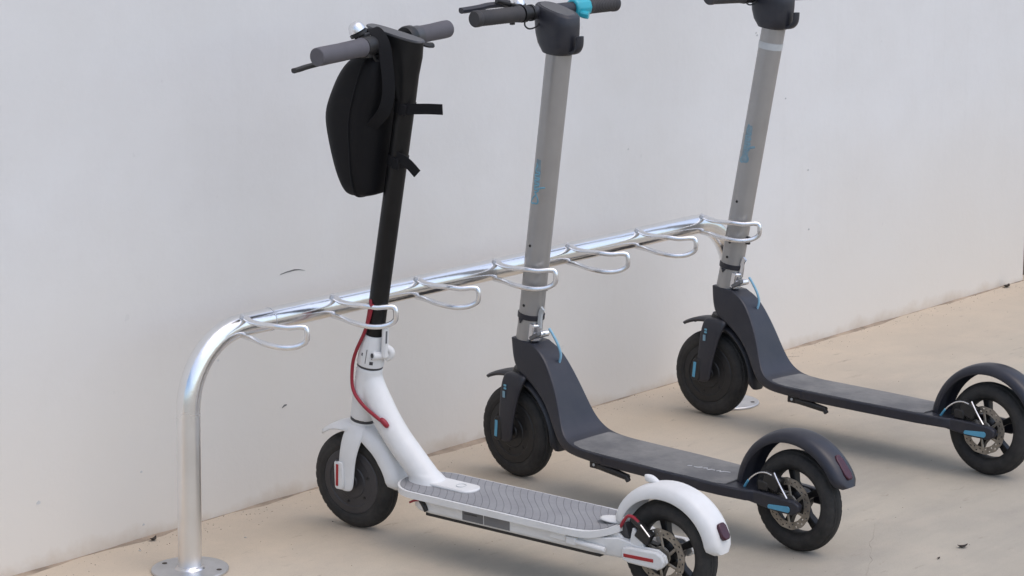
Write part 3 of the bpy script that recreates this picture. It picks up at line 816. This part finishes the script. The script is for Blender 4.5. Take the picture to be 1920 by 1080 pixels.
# ------------------------------------------------------------------ bag hung in front of the white scooter's stem
def bag():
    root = empty('handlebar_bag', M=wroot.matrix_world @ WST)
    tag(root, 'black hard-shell bag strapped to the front of the black stem', 'bag')
    sec = [(.744, .050, .092, .036), (.748, .036, .100, .052), (.760, .026, .104, .062), (.80, .009, .112, .068), (.85, -.003, .122, .071), (.895, -.012, .130, .0725), (.925, -.011, .137, .0725),
           (.955, .004, .143, .073), (.985, .018, .148, .069), (1.012, .036, .150, .065), (1.032, .056, .148, .057), (1.043, .076, .143, .044)]
    rings = [superring(a, b, h, z, n=36, pw=2.9) for z, a, b, h in sec]
    MB().loft(rings).build('shell', 'bag', root, sub=2)
    # zip seam running round the shell parallel to the lid
    seam = []
    for side in (1, -1):
        q = []
        for z, a, b, h in sec[1:-1]:
            t = .62
            cu, ru = (a + b) / 2, (b - a) / 2
            cx = (a + (b - a) * t - cu) / ru
            q.append(V(a + (b - a) * t, side * (h * (1 - abs(cx) ** 2.9) ** (1 / 2.9) + .0004), z))
        seam.append(q)
    loop = seam[0] + [V(.118, 0.02, 1.0435), V(.118, -.02, 1.0435)] + seam[1][::-1] + [V(.078, -.03, .7445), V(.078, .03, .7445)]
    MB().tube(catmull(loop, 3, closed=True), .0016, 8, closed=True).build('zip_seam', 'strap', root)
    # carrying strap looped over the handlebar
    path = catmull([V(.104, .046, .885), V(.128, .050, .905), V(.152, .049, .930), V(.163, .047, .960), V(.165, .046, .990), V(.160, .044, 1.035), V(.153, .041, 1.066), V(.136, .038, 1.088), V(.118, .037, 1.096), V(.101, .037, 1.090), V(.090, .037, 1.070), V(.086, .037, 1.045), V(.096, .036, 1.025)], 5)
    ribbon(path, V(.8, -.6, 0).normalized(), .0130, .0016).build('carry_strap', 'strap', root, angle=60)
    def stem_u(z): return -.029 + .212 * z
    for z, nm in ((.935, 'upper'), (.822, 'lower')):
        c = stem_u(z)
        ring = [V(c + .0235 * cos(a), .0235 * sin(a), z - .2 * .0235 * cos(a)) for a in [2 * pi * i / 28 for i in range(28)]]
        mb = MB()
        rr = []
        for dz, r in ((-.011, .0200), (-.011, .0222), (.011, .0222), (.011, .0200)):
            rr.append([V(c + r * cos(2 * pi * i / 28) + dz * .212, r * sin(2 * pi * i / 28), z + dz - .212 * r * cos(2 * pi * i / 28)) for i in range(28)])
        mb.loft(rr, caps=False, closed=True).build('fixing_strap', 'strap', root)
        MB().box(V(c + .010, .0205, z - .004), (.008, .0035, .012), Matrix.Rotation(.21, 3, 'Y')).build('strap_buckle', 'strap', root, bevel=.002)
    c = stem_u(.935)
    p1 = [V(c + .016, .018, .934), V(c + .040, .014, .935), V(c + .070, .012, .937), V(c + .103, .010, .938)]
    ribbon(catmull(p1, 4), Vector((0, 0, 1)), .0108, .0013).build('strap_tail', 'strap', root, angle=60)
    c = stem_u(.822)
    p2 = [V(c + .012, .020, .833), V(c + .028, .019, .828), V(c + .044, .016, .816), V(c + .060, .014, .800)]
    ribbon(catmull(p2, 4), V(.45, 0, 1).normalized(), .0105, .0013).build('strap_tail', 'strap', root, angle=60)
bag()

# ------------------------------------------------------------------ silver-stemmed scooters
SCRIPT = [  # pen strokes of the blue script along the stem: (along, across) in millimetres
    [(2, -2), (0, -9), (3, -13), (9, -9), (17, -2), (22, 2)], [(2, -2), (3, 6), (9, 8), (17, 4), (24, -2)],
    [(24, -4), (28, 5), (33, 6), (31, -3), (36, -5), (40, 4), (44, 6), (43, -3)], [(43, -3), (48, -6), (51, 3), (55, 6), (54, -4), (59, -7), (62, 3), (67, 5), (66, -3), (72, -7), (78, -2), (84, -6)],
    [(33, 6), (36, 12), (38, 21)]]

def silver_scooter(pose, steer, label, variant):
    root = empty('electric_scooter', M=scooter_frame(*pose))
    tag(root, label, 'scooter', 'electric scooters parked at the rack')
    SL, U0 = .1575, -.0155
    ax = lambda z: U0 + SL * z
    ST = steer_matrix(U0, SL, steer)
    R = .1093; WB = .8226
    axring = lambda z, r, n=30: [V(ax(z) + r * cos(2 * pi * j / n), r * sin(2 * pi * j / n), z - SL * r * cos(2 * pi * j / n)) for j in range(n)]
    def on_stem(z, ang, r):     # point on the stem's surface, ang measured from 'back' towards the rider's left
        return V(ax(z) + r * cos(ang), r * sin(ang), z - SL * r * cos(ang))
    # stem, collar, latch
    stem = MB().loft([axring(z, .0285 if z < .9 else .029) for z in (.392, .45, .60, .80, 1.01)]).build('stem', 'silver', root, M=ST, angle=60)
    col = MB().loft([axring(z, r) for z, r in ((.318, .0285), (.322, .0292), (.35, .0292), (.372, .0285), (.386, .0288), (.389, .0282))]).build('folding_collar', 'silver', root, M=ST, angle=50)
    MB().loft([axring(z, r) for z, r in ((.384, .0285), (.385, .0310), (.3955, .0312), (.3968, .0285))]).build('clamp_band', 'head_plastic', root, M=ST, angle=35)
    MB().loft([[on_stem(.384, radians(d), r), on_stem(.373, radians(97), r), on_stem(.384, radians(97) * 2 - radians(d), r)] for d, r in ((82, .0285), (82, .0315))]).build('band_notch', 'head_plastic', root, M=ST, bevel=.001)
    MB().loft([[on_stem(z, a, r) for a, r in ((-.25, .0275), (.05, .041), (.62, .041), (.95, .0275))] for z in (.338, .352, .372, .380)]).build('latch_block', 'chrome_small', root, M=ST, bevel=.004, seg=3)
    MB().tube([on_stem(.354, .55, .041), on_stem(.358, -.35, .046)], .0075, 12).build('latch_barrel', 'chrome_small', root, M=ST, bevel=.002)
    MB().prism([(ax(.36) + .026, .336), (ax(.36) + .052, .352), (ax(.36) + .050, .362), (ax(.36) + .022, .345)], .012, .026).build('latch_hook', 'sticker', root, M=ST, bevel=.002)
    MB().tube(catmull([on_stem(.372, .18, .037), on_stem(.392, .18, .0360), on_stem(.408, .15, .0345), on_stem(.418, .12, .039)], 4), .0065, 8, flat=.5, pw=3).build('latch_lever', 'chrome_small' if variant == 3 else 'tape', root, M=ST)
    for z in ((.558, .456, .417) if variant == 2 else (.556, .452, .414)):
        a = radians(88)
        MB().lathe([(0, 0), (.0034, 0), (.0034, .0008), (0, .0008)], (0, 0, 0), 12, axis='z', closed=False).build('screw_hole', 'black', stem, M=Matrix.Translation(on_stem(z, a, .0283)) @ Vector((0, 0, 1)).rotation_difference((on_stem(z, a, 1) - on_stem(z, a, 0)).normalized()).to_matrix().to_4x4())
    MB().box(on_stem(.462, -.10, .0300), (.008, .004, .005 if variant == 2 else .010)).build('cable_clip', 'black', root, M=ST, bevel=.0015)
    # blue lettering on the stem
    mb = MB()
    for st in SCRIPT:
        pts = []
        for q in catmull([Vector((a, b, 0)) for a, b in st], 5):
            z = .655 + q.x * .00112; ang = radians(88) - q.y * .001 / .0288 * 1.05
            pts.append(on_stem(z, ang, .0269 if variant == 2 else .0209))
        mb.tube(pts, .0025 if variant == 2 else .0081, 8 if variant == 2 else 24)
    mb.build('script_lettering', 'blue_print' if variant == 2 else 'blue_worn', stem)
    rg = []                                   # faded backing of the print
    for z in ((.686, .706, .730, .748, .758) if variant == 2 else (.655, .662, .700, .740, .748)):
        rim = z in (.686, .758, .655, .748)
        d0, d1 = (76, 102) if rim else (72, 108)
        arc = [radians(d0 + (d1 - d0) * i / 6) for i in range(7)]
        rg.append([on_stem(z, a, .02885) for a in arc] + [on_stem(z, a, .0280) for a in arc[::-1]])
    MB().loft(rg).build('faded_print', 'blue_faint', stem)
    if variant == 3:
        rr = []
        for z0, r in ((.938, .0289), (.938, .0297), (.954, .0297), (.954, .0289)):
            rr.append([on_stem(z0, 2 * pi * i / 30, r) for i in range(30)])
        MB().loft(rr, caps=False, closed=True).build('tape_band', 'tape', stem, angle=40)
    # gooseneck frame running into the deck
    top = [(.073, .3315, .0300), (.075, .3305, .0305), (.083, .326, .031), (.100, .318, .033), (.130, .287, .037), (.155, .248, .042), (.175, .205, .049), (.191, .168, .058), (.209, .144, .068), (.240, .1305, .0745), (.30, .128, .0765), (.335, .128, .0765), (.34, .128, .0765)]
    bot = [(.006, .3385), (.0062, .3365), (.0075, .326), (.010, .305), (.016, .270), (.060, .247), (.098, .226), (.134, .196), (.160, .158), (.190, .121), (.228, .108), (.30, .1045), (.335, .104), (.34, .104)]
    bot.pop(4); bot.insert(4, (.020, .262))
    rings = []
    top.insert(4, (.116, .304, .0348))
    for (ut, zt_, hw), (ub, zb) in zip(top, bot):
        pt = lambda k, w: V(ut + (ub - ut) * k, w, zt_ + (zb - zt_) * k)
        rings.append([pt(0, 0), pt(0, hw * .6), pt(0, hw * .955), pt(.035, hw), pt(.10, hw * 1.005), pt(.5, hw * 1.01), pt(.92, hw * .98), pt(1, hw * .9), pt(1, 0), pt(1, -hw * .9), pt(.92, -hw * .98), pt(.5, -hw * 1.01), pt(.10, -hw * 1.005), pt(.035, -hw), pt(0, -hw * .955), pt(0, -hw * .6)])
    MB().loft(rings).build('gooseneck', 'frame_grey', root, sub=2)
    dk = [(.325, .0762), (.50, .077), (.66, .074), (.73, .066), (.75, .058)]
    pl = dk + [(u, -w) for u, w in dk[::-1]]
    deck = MB().slab(pl, .1040, .1280).build('deck', 'frame_grey', root, bevel=.004, seg=3)
    dk2 = [(.216, .050), (.232, .064), (.262, .0705), (.50, .0725), (.655, .069), (.675, .060)]
    pl2 = dk2 + [(u, -w) for u, w in dk2[::-1]]
    zm = lambda u: .1288 + (.0026 * ((.30 - u) / .08) ** 2 * 2.8 if u < .30 else 0)
    # deck mat follows the upturn at the front: strips across
    mb = MB(); us = [.214, .222, .232, .245, .262, .28, .30, .40, .50, .60, .655, .675]
    def hwm(u):
        for (a, p), (b, q) in zip(dk2, dk2[1:]):
            if u <= b: return p + (q - p) * max(0, (u - a)) / (b - a)
        return dk2[-1][1]
    rg = []
    for u in us:
        h = hwm(u); z = zm(u)
        rg.append([V(u, h, z - .006), V(u, h, z + .0004), V(u, h * .9, z + .0016), V(u, 0, z + .0018), V(u, -h * .9, z + .0016), V(u, -h, z + .0004), V(u, -h, z - .006)])
    mb.loft(rg).build('deck_mat', 'deck_rubber', deck, angle=60)
    # worn white lettering on the mat
    if variant == 2:
        mb = MB()
        for pts in ([(.530, .016), (.538, .010)], [(.545, .012), (.556, .012), (.562, .004)], [(.568, .008), (.574, .002), (.578, .008)], [(.583, .012), (.588, .003), (.597, .004)], [(.603, .006), (.609, -.001), (.613, .006), (.618, -.002)], [(.618, -.002), (.632, -.006)]):
            for (a, b), (c2, d2) in zip(pts, pts[1:]):
                mb.tube([V(a, b, .1308), V(c2, d2, .1308)], .0014, 5, flat=1)
        mb.build('worn_lettering', 'print_white', deck)
    # folded kickstand under the deck
    ks = MB().box(V(.302, .055, .098), (.016, .012, .008)).build('kickstand', 'black', root, bevel=.002)
    MB().tube([V(.315, .066, .0985), V(.36, .068, .0955), V(.405, .070, .091)], [.008, .0085, .0075], 10).build('kickstand_leg', 'black', ks, bevel=.001)
    MB().tube([V(.399, .071, .094), V(.408, .072, .084)], .006, 8).build('kickstand_foot', 'black', ks)
    MB().lathe([(0, .0675), (.0035, .0675), (.0035, .0685), (0, .0685)], V(.300, 0, .099), 12, closed=False).build('kickstand_bolt', 'tape', ks)
    # rear end
    RC = (WB, 0, R)
    arm = [(.69, .106), (.69, .1265), (.74, .1285), (.80, .128), (.855, .125), (.868, .118), (.866, .104), (.852, .094), (.80, .0945), (.74, .1015)]
    for s in (1, -1):
        MB().prism(arm, s * .042, s * .058).build('rear_arm', 'frame_grey', root, bevel=.004, seg=3)
        MB().prism([(.789, .0985), (.787, .103), (.790, .1075), (.842, .1125), (.846, .109), (.846, .103), (.842, .099)], s * .0578, s * .0596).build('blue_reflector', 'blue', root, bevel=.0007)
    MB().box(V(.728, 0, .112), (.02, .044, .0065)).build('rear_bridge', 'frame_grey', root, bevel=.002)
    wheel(root, 'rear_wheel', RC, R, 'spoke', 'black_metal')
    cal = MB().box(V(.787, .040, .152), (.022, .009, .017), Matrix.Rotation(.35, 3, 'Y')).box(V(.765, .043, .140), (.014, .007, .012)).build('brake_caliper', 'black', root, bevel=.004)
    MB().tube(catmull([V(.800, .053, .176), V(.812, .055, .160), V(.826, .056, .142), V(.838, .058, .129)], 4), .0018, 6).build('caliper_spring', 'chrome_small', cal)
    MB().tube(catmull([V(.716, .046, .130), V(.732, .048, .150), V(.752, .049, .165), V(.772, .049, .171), V(.790, .048, .168)], 5), .0019, 8).build('brake_cable', 'chrome_small', root)
    MB().tube(catmull([V(.714, .046, .127), V(.720, .047, .136), V(.727, .048, .145)], 3), .0028, 8).build('cable_sleeve', 'blue', root)
    rf = arc_fender('rear_fender', 'frame_grey', root, RC, .1505, 22, 178, .0355, .020, .0035, taper=(.5, 1), n=34, rfun=lambda t: .003 * sin(t * pi), pw=2.4)
    MB().loft([[V(RC[0] + r * cos(radians(a)), w, RC[2] + r * sin(radians(a))) for a, w in ((28, -.007), (28, .007), (33, .011), (46, .010), (50, .006), (50, -.006), (46, -.010), (33, -.011))] for r in (.147, .1558)]).build('tail_light', 'tail', rf, bevel=.003)
    # fork and front wheel
    MB().loft([axring(.262, .026), axring(.250, .030), axring(.240, .030), axring(.236, .026)]).build('fork_crown', 'black', root, M=ST, angle=40)
    for s in (1, -1):
        rings = []
        for (uf, ub, z, w, th) in ((-.004, .060, .257, .022, .020), (-.006, .064, .246, .033, .014), (-.009, .056, .228, .041, .010), (-.010, .048, .20, .045, .0085), (-.013, .038, .165, .046, .008), (-.016, .031, .130, .0465, .008), (-.019, .029, .108, .0465, .0075), (-.014, .026, .096, .0465, .0065), (-.004, .014, .0925, .0465, .0045)):
            rings.append([V(uf, s * (w - th * .4), z), V(uf + .002, s * (w + th * .7), z), V(uf + .008, s * (w + th), z), V(ub - .01, s * (w + th), z), V(ub, s * (w + th * .5), z), V(ub, s * (w - th * .4), z), V((uf + ub) / 2, s * (w - th), z)])
        leg = MB().loft(rings).build('fork_leg', 'head_plastic', root, M=ST, sub=2)
        cv = [(-.026, .098), (-.024, .142), (-.018, .150), (-.004, .150), (0, .142), (-.001, .10), (-.006, .094), (-.02, .094)]
        cov = MB().prism(cv, s * .048, s * .0555).build('fork_cover', 'black', root, M=ST, bevel=.002)
        MB().box(V(-.0165, s * .0558, .1215), (.0042, .0010, .0195), Matrix.Rotation(.07, 3, 'Y')).build('blue_reflector', 'blue', cov, bevel=.0008)
        if s == 1:
            for z, h in ((.2275, .0022), (.2205, .0022)):
                MB().box(V(.012, .0530, z), (.0035, .0009, h)).build('fork_print', 'blue_print', leg, M=None)
            MB().box(V(.0095, .0545, .2065), (.0035, .0009, .0075)).build('fork_print', 'blue_worn', leg)
    FC = (0, 0, R)
    wheel(root, 'front_wheel', FC, R, 'motor', 'hub_black', M=ST)
    arc_fender('front_fender', 'head_plastic', root, FC, .1385, -8, 124, .030, .010, .0055, taper=(.6, .85), M=ST, rfun=lambda t: .020 * max(0, .35 - t) + .003 + .022 * max(0, t - .68), dropfun=lambda t: .012 - .007 * t)
    # cable from the collar into the neck
    MB().tube(catmull([V(.100, -.002, .366), V(.112, -.004, .350), V(.124, -.006, .330), V(.130, -.008, .308), V(.124, -.008, .286)], 5), .0030, 10).build('blue_cable', 'cable_blue', root)
    dh = -.008 if variant == 3 else 0
    STH = ST @ Matrix.Translation((SL * dh, 0, dh))
    # head shroud with display
    dz = lambda u: -(u - .14) * .26
    sh = [superring(.101, .170, .031, .996, pw=2.1, dz=lambda u: -(u - .14) * .12), superring(.096, .184, .034, 1.003, pw=2.2, dz=lambda u: -(u - .14) * .12), superring(.088, .190, .035, 1.018, pw=2.3), superring(.082, .191, .0355, 1.04, pw=2.5), superring(.081, .191, .0355, 1.060, pw=2.7, dz=lambda u: -(u - .14) * .12), superring(.083, .191, .034, 1.088, pw=2.8, dz=dz), superring(.087, .187, .031, 1.0925, pw=2.8, dz=dz)]
    MB().loft(sh).build('head_shroud', 'head_plastic', root, M=STH, angle=50)
    MB().loft([superring(.092, .182, .0265, 1.0915, pw=2.6, dz=dz), superring(.094, .180, .0255, 1.0942, pw=2.6, dz=dz)]).build('display_cover', 'display', root, M=STH, angle=40)
    MB().tube(catmull([V(.172, .0, 1.000), V(.193, .0, 1.003), V(.2045, .0, 1.016), V(.2065, .0, 1.038)], 5), .0048, 10, flat=2.2, ref=Vector((1, 0, 0)), pw=3).build('bag_hook', 'head_plastic', root, M=STH)
    # handlebar
    HB = (.103, 1.0865 - (.012 if variant == 3 else 0))
    MB().tube([V(HB[0], w, HB[1]) for w in (.20, .10, 0, -.10, -.20)], .0145, 20).build('handlebar', 'head_plastic', root, M=STH, angle=60)
    for s, w1 in ((1, .082), (-1, .125)):
        prof = [(0, .218), (.0168, .218), (.0184, .215), (.0184, .206)]
        for k in range(14):
            q = .202 - k * (.202 - w1 - .008) / 14
            prof += [(.0166, q), (.0175, q - .003)]
        prof += [(.0185, w1 + .004), (.0185, w1), (.013, w1)]
        MB().lathe([(r, s * o) for r, o in prof], V(HB[0], 0, HB[1]), 32, closed=False).build('grip', 'grip_black', root, M=STH, angle=35)
    MB().lathe([(.013, .078), (.0195, .078), (.0195, .066), (.0165, .066), (.0165, .052), (.0185, .052), (.0185, .046), (.013, .046)], V(HB[0], 0, HB[1]), 28).build('brake_clamp', 'black', root, M=STH, angle=30)
    MB().box(V(HB[0] - .014, .076, HB[1] + .012), (.013, .016, .010)).build('lever_perch', 'black', root, M=STH, bevel=.003)
    MB().tube(catmull([V(.086, .072, 1.098), V(.070, .096, 1.106), V(.060, .135, 1.106), V(.062, .160, 1.104), V(.060, .190, 1.102), V(.058, .214, 1.101)], 5), .0068, 10, flat=1.35, pw=2.4).build('brake_lever', 'head_plastic', root, M=STH)
    MB().tube([V(.080, .092, 1.108), V(.074, .112, 1.114), V(.072, .122, 1.117)], [.0085, .006, .0075], 10).build('bell_lever', 'black', root, M=STH, bevel=.001)
    MB().lathe([(0, .016), (.008, .0145), (.013, .009), (.0145, 0), (0, 0)], V(.088, .070, 1.104), 24, axis='z', closed=False).build('bell', 'bell', root, M=STH, angle=40)
    MB().box(V(.098, .100, 1.070), (.0045, .0045, .006)).build('clamp_screw', 'black', root, M=STH, bevel=.001)
    MB().tube(catmull([V(.096, .058, 1.074), V(.100, .064, 1.060), V(.106, .056, 1.052), V(.112, .040, 1.056), V(.112, .03, 1.066)], 6), .0019, 8).build('brake_cable', 'black', root, M=STH)
    # throttle
    MB().lathe([(.013, -.078), (.020, -.078), (.0225, -.084), (.0225, -.118), (.020, -.124), (.013, -.124)], V(HB[0], 0, HB[1]), 10).build('throttle_body', 'cyan', root, M=STH, bevel=.002, smooth=True)
    MB().tube(catmull([V(.112, -.092, 1.078), V(.124, -.094, 1.073), V(.134, -.100, 1.071)], 4), .008, 10, flat=1.3, pw=3).build('throttle_paddle', 'cyan', root, M=STH)
    return root

silver_scooter((.9866, -.0414, -93.6992, -1.1381), -2.0, 'silver-stemmed black scooter between the white scooter and the farthest one', 2)
silver_scooter((1.7364, -.0363, -91.8692, 2.6453), 1.84, 'silver-stemmed black scooter at the far end of the rack, pale tape band on its stem', 3)

# ------------------------------------------------------------------ small things on the ground
def leaf(x, y, s, rz, label, curl=.4):
    mb = MB(); L = 7; rg = []
    for i in range(L):
        t = i / (L - 1); w = s * .28 * sin(pi * min(.97, t + .04)) ** .8 + s * .01
        z = .001 + s * .22 * curl * (2 * t - 1) ** 2
        rg.append([Vector((s * (t - .5), -w, z + w * .45)), Vector((s * (t - .5), 0, z)), Vector((s * (t - .5), w, z + w * .45)), Vector((s * (t - .5), 0, z - .0006))])
    o = mb.loft(rg).build('dry_leaf', 'leaf', None, M=Matrix.Translation((x, y, 0)) @ Matrix.Rotation(rz, 4, 'Z'), angle=70)
    return tag(o, label, 'leaf', 'dry leaves on the pavement')
leaf(1.175, -1.116, .024, -.5, 'dark curled dry leaf lying to the right of the scooters on the concrete', 1.2)
leaf(1.075, -1.119, .011, .2, 'tiny dry leaf bit beside the dark curled leaf', .8)
leaf(.088, .213, .022, .3, 'dark dry leaf lodged at the foot of the wall left of the rack post', 1.4)
leaf(3.637, .222, .035, .1, 'dark leaf at the foot of the wall near the door frame', 1.0)

def pebble(x, y, s, label, mat='pebble', fl=.5):
    mb = MB(); rg = []
    for k, (r, z) in enumerate(((.55, -.1), (1, .25), (.9, .7), (.45, 1))):
        rg.append([Vector((s * r * cos(a) * (1 + .3 * noise.noise(Vector((x * 50, a, k)))), s * .7 * r * sin(a), s * fl * z)) for a in [2 * pi * i / 8 for i in range(8)]])
    o = mb.loft(rg).build('pebble', mat, None, M=Matrix.Translation((x, y, 0)) @ Matrix.Rotation(x * 9, 4, 'Z'), sub=1)
    return tag(o, label, 'pebble', 'pebbles on the pavement')
pebble(.02, .179, .0042, 'white pebble behind the near base plate of the rack')
pebble(.231, .080, .0040, 'pale pebble on the ground to the right of the near rack post')
pebble(.438, .023, .0026, 'dark pebble left of the white scooter front wheel', 'dark_grit')
pebble(.438, -.032, .0024, 'dark pebble just in front of the white scooter front tyre', 'dark_grit')
pebble(1.255, -.774, .0022, 'white speck of stone beside the middle scooter rear tyre')
